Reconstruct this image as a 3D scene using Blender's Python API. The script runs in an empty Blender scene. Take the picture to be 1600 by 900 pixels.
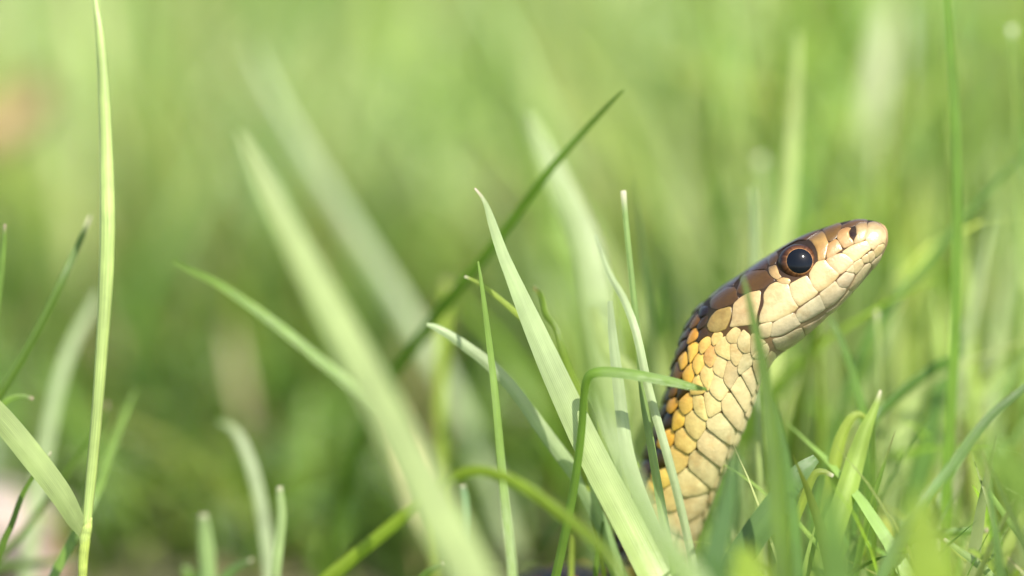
import bpy, math, random
import numpy as np
from mathutils import Vector

scene = bpy.context.scene
COL = scene.collection
rng = np.random.default_rng(7)
random.seed(7)

# ------------------------------------------------------------------ camera, sky, sun, exposure
PITCH = math.radians(10.0)
LENS, SENSOR = 100.0, 36.0
D = 0.26667                      # camera to the plane of the head (1600 px = 96 mm there)
Z0 = 0.042                       # height of the picture centre in that plane
R_ = np.array([1.0, 0, 0])
F_ = np.array([0, math.cos(PITCH), -math.sin(PITCH)])
U_ = np.array([0, math.sin(PITCH), math.cos(PITCH)])
CAM = np.array([0, 0, Z0]) - F_ * D
cd = bpy.data.cameras.new('camera')
cam = bpy.data.objects.new('camera', cd); COL.objects.link(cam)
cam.location = CAM
cam.rotation_euler = (math.pi / 2 - PITCH, 0, 0)
cd.lens, cd.sensor_width = LENS, SENSOR
cd.clip_start, cd.clip_end = 0.005, 1000
cd.dof.use_dof = True
cd.dof.focus_distance = D - 0.0045
cd.dof.aperture_fstop = 5.6
scene.camera = cam

SUN = np.array([0.30, -0.46, 0.84]); SUN /= np.linalg.norm(SUN)
world = bpy.data.worlds.new('World'); scene.world = world; world.use_nodes = True
wn = world.node_tree.nodes
sky = wn.new('ShaderNodeTexSky'); sky.sky_type = 'NISHITA'; sky.sun_disc = False
sky.sun_elevation = math.asin(SUN[2]); sky.sun_rotation = math.atan2(SUN[0], SUN[1])
sky.dust_density = 2.0
world.node_tree.links.new(sky.outputs[0], wn['Background'].inputs[0])
wn['Background'].inputs[1].default_value = 0.15
sl = bpy.data.lights.new('sun', 'SUN'); sl.energy = 4.8; sl.angle = math.radians(0.55)
sl.color = (1.0, 0.95, 0.87)
so = bpy.data.objects.new('sun', sl); COL.objects.link(so)
so.rotation_euler = Vector(SUN).to_track_quat('Z', 'Y').to_euler()
so.location = (0.5, -0.4, 0.8)
vs = scene.view_settings
vs.view_transform = 'Standard'; vs.look = 'None'; vs.gamma = 1; vs.use_curve_mapping = False
vs.exposure = 1.24
scene.cycles.use_denoising = True
scene.cycles.max_bounces = 10
scene.cycles.transparent_max_bounces = 8

# ------------------------------------------------------------------ helpers
def px(x, y, d=0.0):
    """photo pixel + depth (metres behind the plane of the head) -> point"""
    k = (SENSOR / LENS) / 1600.0
    return CAM + (D + d) * (F_ + (x - 800) * k * R_ - (y - 450) * k * U_)

def topx(P):
    P = np.asarray(P) - CAM
    z = P @ F_
    k = 1600.0 / (SENSOR / LENS)
    return np.stack([800 + (P @ R_) / z * k, 450 - (P @ U_) / z * k], -1)

def catmull(t, Y):
    """Y sampled at integers 0..n-1, evaluated at t"""
    Y = np.asarray(Y, float); n = len(Y)
    t = np.clip(np.asarray(t, float), 0, n - 1 - 1e-9)
    i = np.floor(t).astype(int); f = t - i
    if Y.ndim > 1: f = f[..., None]
    p1, p2 = Y[i], Y[np.minimum(i + 1, n - 1)]
    p0 = np.where((i > 0)[..., None] if Y.ndim > 1 else i > 0, Y[np.maximum(i - 1, 0)], 2 * p1 - p2)
    p3 = np.where((i + 2 < n)[..., None] if Y.ndim > 1 else i + 2 < n, Y[np.minimum(i + 2, n - 1)], 2 * p2 - p1)
    return 0.5 * (2 * p1 + (p2 - p0) * f + (2 * p0 - 5 * p1 + 4 * p2 - p3) * f ** 2 + (3 * p1 - p0 - 3 * p2 + p3) * f ** 3)

def mesh_obj(name, V, Fc, mat, parent=None, cols=None, uvs=None, smooth=True):
    me = bpy.data.meshes.new(name)
    me.from_pydata([tuple(v) for v in V], [], [tuple(f) for f in Fc])
    if smooth: me.polygons.foreach_set('use_smooth', [True] * len(me.polygons))
    if cols is not None:
        a = me.color_attributes.new('col', 'FLOAT_COLOR', 'POINT')
        c = np.ones((len(V), 4), np.float32); c[:, :3] = cols
        a.data.foreach_set('color', c.ravel())
    if uvs is not None:
        ul = me.uv_layers.new(name='UVMap')
        li = np.empty(len(me.loops), np.int32); me.loops.foreach_get('vertex_index', li)
        ul.data.foreach_set('uv', np.asarray(uvs, np.float32)[li].ravel())
    me.materials.append(mat); me.update()
    o = bpy.data.objects.new(name, me); COL.objects.link(o)
    if parent is not None: o.parent = parent
    return o

def tag(o, label=None, cat=None, group=None, kind=None):
    if label: o['label'] = label
    if cat: o['category'] = cat
    if group: o['group'] = group
    if kind: o['kind'] = kind
    return o

def empty(name, loc=(0, 0, 0)):
    o = bpy.data.objects.new(name, None); o.empty_display_size = 0.005
    COL.objects.link(o); o.location = loc
    return o

# ------------------------------------------------------------------ materials
def new_mat(name):
    m = bpy.data.materials.new(name); m.use_nodes = True
    nt = m.node_tree
    return m, nt, nt.nodes, nt.links

def grass_material(name, trans=0.48, rough=0.36, vein=0.13, spec=0.5):
    m, nt, N, L = new_mat(name)
    bs = N['Principled BSDF']; out = N['Material Output']
    at = N.new('ShaderNodeAttribute'); at.attribute_name = 'col'
    uv = N.new('ShaderNodeUVMap'); uv.uv_map = 'UVMap'
    sx = N.new('ShaderNodeSeparateXYZ'); L.new(uv.outputs[0], sx.inputs[0])
    # parallel veins along the blade
    mu = N.new('ShaderNodeMath'); mu.operation = 'MULTIPLY'; mu.inputs[1].default_value = 88.0
    L.new(sx.outputs[0], mu.inputs[0])
    sn = N.new('ShaderNodeMath'); sn.operation = 'SINE'; L.new(mu.outputs[0], sn.inputs[0])
    # long streaks and blotches
    mp = N.new('ShaderNodeMapping'); mp.inputs['Scale'].default_value = (26, 3.0, 1)
    L.new(uv.outputs[0], mp.inputs[0])
    nz = N.new('ShaderNodeTexNoise'); nz.inputs['Scale'].default_value = 1.0; nz.inputs['Detail'].default_value = 4
    L.new(mp.outputs[0], nz.inputs[0])
    tc = N.new('ShaderNodeTexCoord')
    nz2 = N.new('ShaderNodeTexNoise'); nz2.inputs['Scale'].default_value = 420; nz2.inputs['Detail'].default_value = 5
    L.new(tc.outputs['Object'], nz2.inputs[0])
    a1 = N.new('ShaderNodeMath'); a1.operation = 'MULTIPLY_ADD'; a1.inputs[1].default_value = vein * 0.5; a1.inputs[2].default_value = 0.0
    L.new(sn.outputs[0], a1.inputs[0])
    a2 = N.new('ShaderNodeMath'); a2.operation = 'MULTIPLY_ADD'; a2.inputs[1].default_value = 0.55
    L.new(nz.outputs[0], a2.inputs[0]); L.new(a1.outputs[0], a2.inputs[2])
    a3 = N.new('ShaderNodeMath'); a3.operation = 'MULTIPLY_ADD'; a3.inputs[1].default_value = 0.5
    L.new(nz2.outputs[0], a3.inputs[0]); L.new(a2.outputs[0], a3.inputs[2])
    a4 = N.new('ShaderNodeMath'); a4.operation = 'ADD'; a4.inputs[1].default_value = 0.475
    L.new(a3.outputs[0], a4.inputs[0])
    mx = N.new('ShaderNodeVectorMath'); mx.operation = 'SCALE'
    L.new(at.outputs['Color'], mx.inputs[0]); L.new(a4.outputs[0], mx.inputs['Scale'])
    L.new(mx.outputs[0], bs.inputs['Base Color'])
    bs.inputs['Roughness'].default_value = rough
    bs.inputs['Specular IOR Level'].default_value = spec
    bp = N.new('ShaderNodeBump'); bp.inputs['Strength'].default_value = 0.55; bp.inputs['Distance'].default_value = 0.00012
    L.new(a3.outputs[0], bp.inputs['Height']); L.new(bp.outputs[0], bs.inputs['Normal'])
    tr = N.new('ShaderNodeBsdfTranslucent')
    tm = N.new('ShaderNodeVectorMath'); tm.operation = 'MULTIPLY'; tm.inputs[1].default_value = (1.25, 1.32, 0.62)
    L.new(mx.outputs[0], tm.inputs[0]); L.new(tm.outputs[0], tr.inputs['Color'])
    ms = N.new('ShaderNodeMixShader'); ms.inputs[0].default_value = trans
    L.new(bs.outputs[0], ms.inputs[1]); L.new(tr.outputs[0], ms.inputs[2])
    L.new(ms.outputs[0], out.inputs['Surface'])
    return m

def attr_material(name, rough=0.4, spec=0.5, coat=0.0, noise=0.3, nscale=900, bump=0.3, bscale=2600, sss=0.0, gain=1.0, smudge=0.0):
    m, nt, N, L = new_mat(name)
    bs = N['Principled BSDF']
    at = N.new('ShaderNodeAttribute'); at.attribute_name = 'col'
    tc = N.new('ShaderNodeTexCoord')
    nz = N.new('ShaderNodeTexNoise'); nz.inputs['Scale'].default_value = nscale; nz.inputs['Detail'].default_value = 5
    L.new(tc.outputs['Object'], nz.inputs[0])
    ma = N.new('ShaderNodeMath'); ma.operation = 'MULTIPLY_ADD'
    ma.inputs[1].default_value = noise * 2; ma.inputs[2].default_value = gain - noise
    L.new(nz.outputs[0], ma.inputs[0])
    mx = N.new('ShaderNodeVectorMath'); mx.operation = 'SCALE'
    L.new(at.outputs['Color'], mx.inputs[0]); L.new(ma.outputs[0], mx.inputs['Scale'])
    if smudge:
        n3 = N.new('ShaderNodeTexNoise'); n3.inputs['Scale'].default_value = 420; n3.inputs['Detail'].default_value = 6; n3.inputs['Roughness'].default_value = .7
        L.new(tc.outputs['Object'], n3.inputs[0])
        m3 = N.new('ShaderNodeMapRange'); m3.inputs['From Min'].default_value = .50; m3.inputs['From Max'].default_value = .74; m3.inputs['To Max'].default_value = smudge
        L.new(n3.outputs[0], m3.inputs[0])
        mm = N.new('ShaderNodeMix'); mm.data_type = 'RGBA'; mm.blend_type = 'MULTIPLY'; mm.inputs[7].default_value = (.62, .40, .20, 1)
        L.new(m3.outputs[0], mm.inputs[0]); L.new(mx.outputs[0], mm.inputs[6])
        L.new(mm.outputs[2], bs.inputs['Base Color'])
    else:
        L.new(mx.outputs[0], bs.inputs['Base Color'])
    bs.inputs['Roughness'].default_value = rough
    bs.inputs['Specular IOR Level'].default_value = spec
    bs.inputs['Coat Weight'].default_value = coat; bs.inputs['Coat Roughness'].default_value = 0.12
    if sss:
        bs.inputs['Subsurface Weight'].default_value = sss
        bs.inputs['Subsurface Radius'].default_value = (1.0, 0.5, 0.25)
        bs.inputs['Subsurface Scale'].default_value = 0.0004
    n2 = N.new('ShaderNodeTexNoise'); n2.inputs['Scale'].default_value = bscale; n2.inputs['Detail'].default_value = 3
    L.new(tc.outputs['Object'], n2.inputs[0])
    bp = N.new('ShaderNodeBump'); bp.inputs['Strength'].default_value = bump; bp.inputs['Distance'].default_value = 0.00006
    L.new(n2.outputs[0], bp.inputs['Height']); L.new(bp.outputs[0], bs.inputs['Normal'])
    return m

M_GRASS = grass_material('grass_leaf')
M_LAWN = grass_material('lawn_grass', vein=0.1)
M_STEM = grass_material('grass_stem_skin', trans=0.12, vein=0.12)
M_SKIN = attr_material('snake_skin', rough=0.7, spec=0.12, noise=0.25)
M_SCALE = attr_material('snake_scale', rough=0.34, spec=0.36, coat=0.05, noise=0.30, nscale=1300, bump=0.5, bscale=3800, smudge=.6)
M_EYE = attr_material('snake_eye', rough=0.4, spec=0.0, coat=0.34, noise=0.25, nscale=2600, bump=0.0)
M_EYE.node_tree.nodes['Principled BSDF'].inputs['Coat Roughness'].default_value = 0.09
M_STONE = attr_material('stone', rough=0.8, noise=0.35, nscale=220, bump=0.8, bscale=500)
M_DEAD = grass_material('dead_leaf_skin', trans=0.25, rough=0.7)

# ------------------------------------------------------------------ ground
def ground():
    m, nt, N, L = new_mat('soil_and_lawn')
    bs = N['Principled BSDF']; tc = N.new('ShaderNodeTexCoord')
    nz = N.new('ShaderNodeTexNoise'); nz.inputs['Scale'].default_value = 60; nz.inputs['Detail'].default_value = 8
    L.new(tc.outputs['Object'], nz.inputs[0])
    cr = N.new('ShaderNodeValToRGB')
    e = cr.color_ramp.elements
    e[0].position = 0.3; e[0].color = (0.026, 0.022, 0.009, 1)
    e[1].position = 0.72; e[1].color = (0.13, 0.10, 0.045, 1)
    n = e.new(0.5); n.color = (0.055, 0.058, 0.018, 1)
    L.new(nz.outputs[0], cr.inputs[0])
    # away from the built blades the lawn goes on as plain green cover
    ln = N.new('ShaderNodeVectorMath'); ln.operation = 'LENGTH'; L.new(tc.outputs['Object'], ln.inputs[0])
    mr = N.new('ShaderNodeMapRange'); mr.inputs['From Min'].default_value = 2.2; mr.inputs['From Max'].default_value = 3.6
    L.new(ln.outputs['Value'], mr.inputs[0])
    mx = N.new('ShaderNodeMix'); mx.data_type = 'RGBA'
    L.new(mr.outputs[0], mx.inputs[0]); L.new(cr.outputs[0], mx.inputs[6]); mx.inputs[7].default_value = (0.10, 0.15, 0.035, 1)
    L.new(mx.outputs[2], bs.inputs['Base Color']); bs.inputs['Roughness'].default_value = 0.95
    bp = N.new('ShaderNodeBump'); bp.inputs['Strength'].default_value = 0.8; bp.inputs['Distance'].default_value = 0.003
    L.new(nz.outputs[0], bp.inputs['Height']); L.new(bp.outputs[0], bs.inputs['Normal'])
    # fine near the snake, coarse to the horizon
    ax = np.concatenate([-np.geomspace(300, 0.6, 12), np.linspace(-0.5, 0.5, 70), np.geomspace(0.6, 300, 12)])
    ay = np.concatenate([-np.geomspace(300, 0.6, 12), np.linspace(-0.4, 1.0, 90), np.geomspace(1.2, 300, 12)])
    X, Y = np.meshgrid(ax, ay)
    fade = np.clip(1.4 - np.hypot(X, Y), 0, 1)
    Zz = fade * (0.0022 * np.sin(X * 61 + 1.3 * np.sin(Y * 37)) * np.sin(Y * 53 + 0.7) + 0.0012 * np.sin(X * 143 + Y * 97)) - 0.0015
    V = np.stack([X, Y, Zz], -1).reshape(-1, 3)
    nx, ny = len(ax), len(ay)
    Fc = [(j * nx + i, j * nx + i + 1, (j + 1) * nx + i + 1, (j + 1) * nx + i) for j in range(ny - 1) for i in range(nx - 1)]
    tag(mesh_obj('ground', V, Fc, m), kind='structure')
ground()

# ------------------------------------------------------------------ background lawn (uncountable)
GC = {  # leaf colours
    'green': (0.135, 0.220, 0.036), 'deep': (0.085, 0.150, 0.016), 'yellow': (0.240, 0.310, 0.045),
    'pale': (0.300, 0.370, 0.130), 'glaucous': (0.300, 0.365, 0.185), 'blue': (0.105, 0.178, 0.045),
    'straw': (0.38, 0.31, 0.16)}

def lawn(name, roots, h, w, lean, az, col, label, rows=6):
    n = len(roots)
    t = np.linspace(0, 1, rows)
    la = np.stack([np.cos(az), np.sin(az), np.zeros(n)], -1)            # lean direction
    roll = az + math.pi / 2 + rng.normal(0, 0.7, n)
    wd = np.stack([np.cos(roll), np.sin(roll), np.zeros(n)], -1)
    bendp = rng.uniform(1.5, 2.8, n)
    P = np.zeros((n, rows, 3))
    for k, tt in enumerate(t):
        hor = lean * tt ** bendp * h
        ver = h * (tt - 0.28 * np.clip(lean, 0, 1.6) * tt ** 3)
        P[:, k] = roots + la * hor[:, None] + np.array([0, 0, 1.0]) * ver[:, None]
    prof = np.interp(t, [0, 0.25, 0.6, 0.85, 1], [0.75, 1, 0.85, 0.45, 0.04])
    V = np.zeros((n, rows, 3, 3)); UV = np.zeros((n, rows, 3, 2))
    for j, s in enumerate((-1, 0, 1)):
        off = wd[:, None, :] * (w[:, None] * prof[None, :] * 0.5 * s)[..., None]
        if s == 0: off = la[:, None, :] * (w[:, None] * prof[None, :] * 0.16)[..., None]
        V[:, :, j] = P + off
        UV[:, :, j, 0] = 0.5 + 0.5 * s; UV[:, :, j, 1] = t[None, :] + rng.uniform(0, 20, n)[:, None]
    idx = np.arange(n * rows * 3).reshape(n, rows, 3)
    q = []
    for j in (0, 1):
        q.append(np.stack([idx[:, :-1, j], idx[:, :-1, j + 1], idx[:, 1:, j + 1], idx[:, 1:, j]], -1).reshape(-1, 4))
    q = np.concatenate(q)
    me = bpy.data.meshes.new(name)
    Vf = V.reshape(-1, 3)
    me.vertices.add(len(Vf)); me.vertices.foreach_set('co', Vf.ravel())
    me.loops.add(q.size); me.loops.foreach_set('vertex_index', q.ravel().astype(np.int32))
    me.polygons.add(len(q)); me.polygons.foreach_set('loop_start', np.arange(0, q.size, 4, dtype=np.int32))
    me.polygons.foreach_set('use_smooth', np.ones(len(q), bool))
    me.update(calc_edges=True)
    a = me.color_attributes.new('col', 'FLOAT_COLOR', 'POINT')
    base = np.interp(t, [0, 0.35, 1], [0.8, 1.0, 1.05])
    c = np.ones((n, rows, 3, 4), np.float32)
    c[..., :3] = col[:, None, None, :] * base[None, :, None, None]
    st = rng.random(n) < 0.12                                            # dry tips
    c[st, -1, :, :3] = GC['straw']
    a.data.foreach_set('color', c.ravel())
    ul = me.uv_layers.new(name='UVMap')
    ul.data.foreach_set('uv', UV.reshape(-1, 2)[q.ravel()].astype(np.float32).ravel())
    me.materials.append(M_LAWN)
    o = bpy.data.objects.new(name, me); COL.objects.link(o)
    tag(o, label, 'grass', kind='stuff')
    return o

def mixcol(n, keys, p, var=0.22, gain=1.0, soft=0.06):
    K = np.array([GC[k] for k in keys])
    c = K[rng.choice(len(keys), n, p=p)]
    c = c * (1 - soft) + soft * c.mean(1, keepdims=True) * 1.1
    return c * gain * (1 + rng.normal(0, var, (n, 1))).clip(0.45, 1.7) * (1 + rng.normal(0, 0.08, (n, 3)))

FY = D * math.cos(PITCH)          # world y of camera is -FY
def far_lawn():
    R, H, W = [], [], []
    for f0, f1, dens, wmul in ((0.40, 0.62, 20000, 0.85), (0.62, 1.0, 9000, 1.1), (1.0, 1.8, 3000, 1.7), (1.8, 3.4, 700, 3.0)):
        hw = 0.19 * f1 * 1.25 + 0.10
        n = int(dens * (f1 - f0) * 2 * hw)
        x = rng.uniform(-hw, hw, n); f = rng.uniform(f0, f1, n)
        R.append(np.stack([x, f - FY, np.full(n, -0.002)], -1))
        h = rng.normal(0.052, 0.015, n).clip(0.02, 0.10) * np.interp(x / f, [-0.2, 0.0, 0.2], [0.86, 0.95, 1.3])
        H.append(h); W.append(rng.normal(0.0030, 0.0008, n).clip(0.0012, 0.006) * wmul)
    R, H, W = np.concatenate(R), np.concatenate(H), np.concatenate(W)
    # keep the dead leaf clear
    n = len(R)
    lawn('lawn_grass', R, H, W, np.abs(rng.normal(0.35, 0.3, n)).clip(0, 1.3), rng.uniform(0, 2 * math.pi, n),
         mixcol(n, ['green', 'yellow', 'pale', 'deep', 'straw'], [0.32, 0.30, 0.28, 0.05, 0.05], gain=1.22, var=0.34, soft=0.17),
         'soft green lawn grass filling the background behind the snake')
far_lawn()

def near_filler():
    # thick grass behind and to the right of the snake
    n = 1500
    x = rng.uniform(0.004, 0.150, n); d = rng.uniform(0.012, 0.165, n)
    keep = rng.random(n) < np.interp(x - 0.12 * d, [0.0, 0.03], [0.25, 1.0])
    x, d = x[keep], d[keep]; n = len(x)
    R = np.stack([x, d, np.full(n, -0.002)], -1)
    h = rng.normal(0.044, 0.015, n).clip(0.02, 0.085) * np.interp(d, [0.012, 0.04, 0.06, 0.12], [0.72, 0.78, 1.05, 1.35])
    lawn('tall_grass', R, h, rng.normal(0.0020, 0.0008, n).clip(0.0008, 0.004), np.abs(rng.normal(0.35, 0.28, n)).clip(0, 1.2),
         rng.uniform(0, 2 * math.pi, n), mixcol(n, ['green', 'yellow', 'pale', 'deep'], [0.34, 0.26, 0.32, 0.08], gain=1.22, var=0.34, soft=.10),
         'dense blurred grass growing right behind the snake', rows=9)
    # sparse short growth over the soil on the left
    n = 1500
    x = rng.uniform(-0.17, 0.02, n); d = rng.uniform(0.045, 0.17, n)
    R = np.stack([x, d, np.full(n, -0.002)], -1)
    h = rng.normal(0.020, 0.008, n).clip(0.008, 0.045) * np.interp(d, [0.04, 0.17], [0.7, 1.5])
    lawn('short_grass', R, h, rng.normal(0.0022, 0.0007, n).clip(0.001, 0.004), np.abs(rng.normal(0.7, 0.4, n)).clip(0, 1.5),
         rng.uniform(0, 2 * math.pi, n), mixcol(n, ['green', 'deep', 'blue', 'straw', 'yellow'], [0.42, 0.30, 0.10, 0.06, 0.12]),
         'sparse short grass over brown soil on the open side away from the snake')
    # low turf under and in front of the snake, below the picture
    n = 2600
    x = rng.uniform(-0.2, 0.2, n); f = rng.uniform(0.05, 0.31, n)
    R = np.stack([x, f - FY, np.full(n, -0.002)], -1)
    cap = (CAM[2] - 0.283 * f - 0.006).clip(0.004, 0.03)
    h = (rng.uniform(0.5, 1.0, n) * cap)
    ok = h > 0.003; n = ok.sum()
    lawn('low_turf', R[ok], h[ok], rng.normal(0.0022, 0.0006, n).clip(0.001, 0.004), np.abs(rng.normal(0.4, 0.3, n)).clip(0, 1.2),
         rng.uniform(0, 2 * math.pi, n), mixcol(n, ['green', 'yellow', 'pale', 'deep'], [0.5, 0.2, 0.15, 0.15]),
         'low green turf around the base of the snake and the tall blades')
    # fine tangle in front of and beside the snake, beyond its throat
    n = 170
    x = rng.uniform(0.025, 0.066, n); d = rng.uniform(-0.026, 0.012, n)
    R = np.stack([x, d, np.full(n, -0.002)], -1)
    h = rng.uniform(0.016, 0.036, n) + 0.10 * np.clip(-d, 0, 1)
    lawn('fine_grass', R, h, rng.normal(0.0012, 0.0004, n).clip(0.0006, 0.0022), np.abs(rng.normal(0.55, 0.35, n)).clip(0, 1.4),
         rng.uniform(0, 2 * math.pi, n), mixcol(n, ['green', 'yellow', 'pale'], [0.45, 0.22, 0.33], gain=1.1, soft=.1),
         'fine tangled grass below the snake chin and snout', rows=9)
near_filler()

# ------------------------------------------------------------------ the snake
MM = 0.001
# photo outline of head and neck: top px, bottom px, half width across (mm), depth of the axis (mm)
ST = [((1386.6, 366), (1386.8, 369), 0.12, -2.3),
      ((1384.5, 357), (1386.2, 378), 0.95, -2.3),
      ((1378, 350), (1383.5, 388), 1.7, -2.2),
      ((1362, 344.5), (1373, 408), 2.5, -2.0),
      ((1335, 343.5), (1353, 433), 3.2, -1.7),
      ((1305, 350), (1329, 460), 3.75, -1.4),
      ((1270, 362.5), (1301, 487), 4.3, -1.1),
      ((1235, 379.5), (1270, 514), 4.8, -0.7),
      ((1195, 404), (1240, 538), 5.2, -0.4),
      ((1157, 430), (1212, 559), 5.4, -0.1),
      ((1121, 454), (1194, 582), 5.2, 0.2),
      ((1090, 483), (1184, 607), 4.8, 0.4),
      ((1068, 520), (1175, 634), 4.4, 0.5),
      ((1054, 562), (1165, 662), 4.2, 0.7),
      ((1043, 606), (1152, 692), 4.1, 1.2),
      ((1030, 652), (1138, 724), 4.1, 2.0),
      ((1012, 702), (1120, 766), 4.15, 3.2),
      ((990, 762), (1097, 822), 4.2, 4.8),
      ((965, 826), (1073, 882), 4.3, 6.6),
      ((938, 890), (1046, 948), 4.4, 8.6)]
cen, ax_a, ax_b = [], [], []
for T, B, w, d in ST:
    t, b = px(*T, d * MM), px(*B, d * MM)
    cen.append((t + b) / 2); ax_a.append((t - b) / 2); ax_b.append(-F_ * w * MM)
# the rest of the body: down to the soil, then away to the left under the grass
tailpts = [(0.0065, 0.0085, 0.0086, 4.4), (-0.002, 0.0090, 0.0062, 4.5), (-0.012, 0.0085, 0.0046, 4.7), (-0.028, 0.0070, 0.0045, 4.9),
           (-0.050, 0.004, 0.0046, 5.2), (-0.075, 0.003, 0.0048, 5.4), (-0.100, 0.002, 0.0048, 5.4), (-0.125, -0.010, 0.0046, 5.2),
           (-0.150, -0.014, 0.0042, 4.8), (-0.175, -0.006, 0.0036, 4.1), (-0.198, 0.008, 0.0028, 3.2), (-0.218, 0.024, 0.0018, 2.1),
           (-0.236, 0.036, 0.0010, 1.1), (-0.250, 0.042, 0.0004, 0.2)]
prev = cen[-1]
C2 = [np.array(p[:3]) for p in tailpts]
for i, p in enumerate(tailpts):
    c = C2[i]; nxt = C2[min(i + 1, len(C2) - 1)]
    tan = (nxt - prev); tan /= np.linalg.norm(tan)
    k = min(1.0, (i + 1) / 3.0)
    ref = (1 - k) * (ax_a[len(ST) - 1] / np.linalg.norm(ax_a[len(ST) - 1])) + k * np.array([0, 0, 1.0])
    up = ref - tan * (ref @ tan); up /= np.linalg.norm(up)
    side = np.cross(tan, up); side /= np.linalg.norm(side)
    if side @ (-F_) < 0: side = -side
    r = p[3] * MM
    cen.append(c); ax_a.append(up * r * 0.92); ax_b.append(side * r)
    prev = c
cen, ax_a, ax_b = map(np.array, (cen, ax_a, ax_b))
NS = len(cen)
expo = np.interp(np.arange(NS), [0, 3, 6, 9, 12, 14, NS], [2.0, 2.25, 2.45, 2.45, 2.2, 2.1, 2.0])

def S(u, th):
    """snake surface: u = station, th = angle (0 side facing the camera, +90 back, -90 belly)"""
    u = np.asarray(u, float); th = np.asarray(th, float)
    c, a, b = catmull(u, cen), catmull(u, ax_a), catmull(u, ax_b)
    n = np.interp(u, np.arange(NS), expo)
    co, si = np.cos(th), np.sin(th)
    x = np.sign(co) * np.abs(co) ** (2 / n); y = np.sign(si) * np.abs(si) ** (2 / n)
    # the head tapers towards the crown, wide at the jaw
    head = np.interp(u, [0, 2, 5, 9, 12], [0, .12, .16, .13, 0.0])
    x = x * (1 - head * np.clip(y, -0.2, 1))
    return c + b * x[..., None] + a * y[..., None]

def SN(u, th):
    e = 1e-3
    du = S(u + e, th) - S(np.maximum(u - e, 0), th); dt = S(u, th + e) - S(u, th - e)
    n = np.cross(dt, du); l = np.linalg.norm(n, axis=-1, keepdims=True)
    n = n / np.maximum(l, 1e-15)
    out = S(u, th) - catmull(u, cen)
    s = np.sign((n * out).sum(-1, keepdims=True)); s[s == 0] = 1
    return n * s

gu, gt = np.meshgrid(np.arange(0.02, 19.5, 0.02), np.radians(np.arange(-99, 99.1, 1.5)), indexing='ij')
GP = topx(S(gu, gt).reshape(-1, 3)); GU, GT = gu.ravel(), gt.ravel()
def lookup(x, y):
    i = np.argmin((GP[:, 0] - x) ** 2 + (GP[:, 1] - y) ** 2)
    return GU[i], GT[i]

ss = np.linspace(0, NS - 1, 4000)
arc = np.concatenate([[0], np.cumsum(np.linalg.norm(np.diff(catmull(ss, cen), axis=0), axis=1))]) * 1000   # mm
def u2s(u): return np.interp(u, ss, arc)
def s2u(s): return np.interp(s, arc, ss)

snake = empty('garter_snake', (float(cen[20][0]), float(cen[20][1]), 0.0))
tag(snake, 'brown and cream snake rearing its yellow scaled neck and head out of the grass', 'snake')
SOFF = np.array(snake.location)

def lerp(a, b, t): return np.asarray(a) * (1 - t) + np.asarray(b) * t
def ramp(v, stops):
    xs = [s[0] for s in stops]; cs = np.array([s[1] for s in stops])
    return np.stack([np.interp(v, xs, cs[:, k]) for k in range(3)], -1)

def body():
    us = np.concatenate([np.linspace(0, 3, 40), np.linspace(3.05, 19, 260), np.linspace(19.1, NS - 1, 200)])
    nt_ = 96
    th = np.linspace(0, 2 * math.pi, nt_, endpoint=False) - math.pi / 2
    UU, TT = np.meshgrid(us, th, indexing='ij')
    P = S(UU, TT).reshape(-1, 3) - SOFF
    nu = len(us)
    Fc = [(i * nt_ + j, i * nt_ + (j + 1) % nt_, (i + 1) * nt_ + (j + 1) % nt_, (i + 1) * nt_ + j) for i in range(nu - 1) for j in range(nt_)]
    Fc += [tuple(reversed(range(nt_))), tuple(range((nu - 1) * nt_, nu * nt_))]
    deg = np.degrees(np.arcsin(np.sin(TT))).ravel()
    neck = ramp(deg, [(-90, (.36, .27, .13)), (-20, (.15, .09, .03)), (25, (.07, .038, .012)), (45, (.022, .02, .01)), (60, (.010, .009, .008)), (90, (.012, .010, .008))])
    head = ramp(deg, [(-90, (.34, .30, .18)), (-25, (.17, .11, .05)), (-8, (.05, .026, .012)), (40, (.018, .011, .007)), (90, (.015, .010, .007))])
    k0 = np.interp(UU.ravel(), [1.8, 3.0], [1, 0])[:, None]
    head = head * (1 - k0) + np.array((.24, .155, .075)) * k0
    t = np.interp(UU.ravel(), [9.5, 11.5], [0, 1])[:, None]
    return mesh_obj('body', P, Fc, M_SKIN, snake, cols=head * (1 - t) + neck * t)
body()

def chaikin(P, it=2, q=0.2):
    for _ in range(it):
        Q = np.roll(P, -1, 0)
        P = np.stack([P * (1 - q) + Q * q, P * q + Q * (1 - q)], 1).reshape(-1, P.shape[1])
    return P

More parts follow.
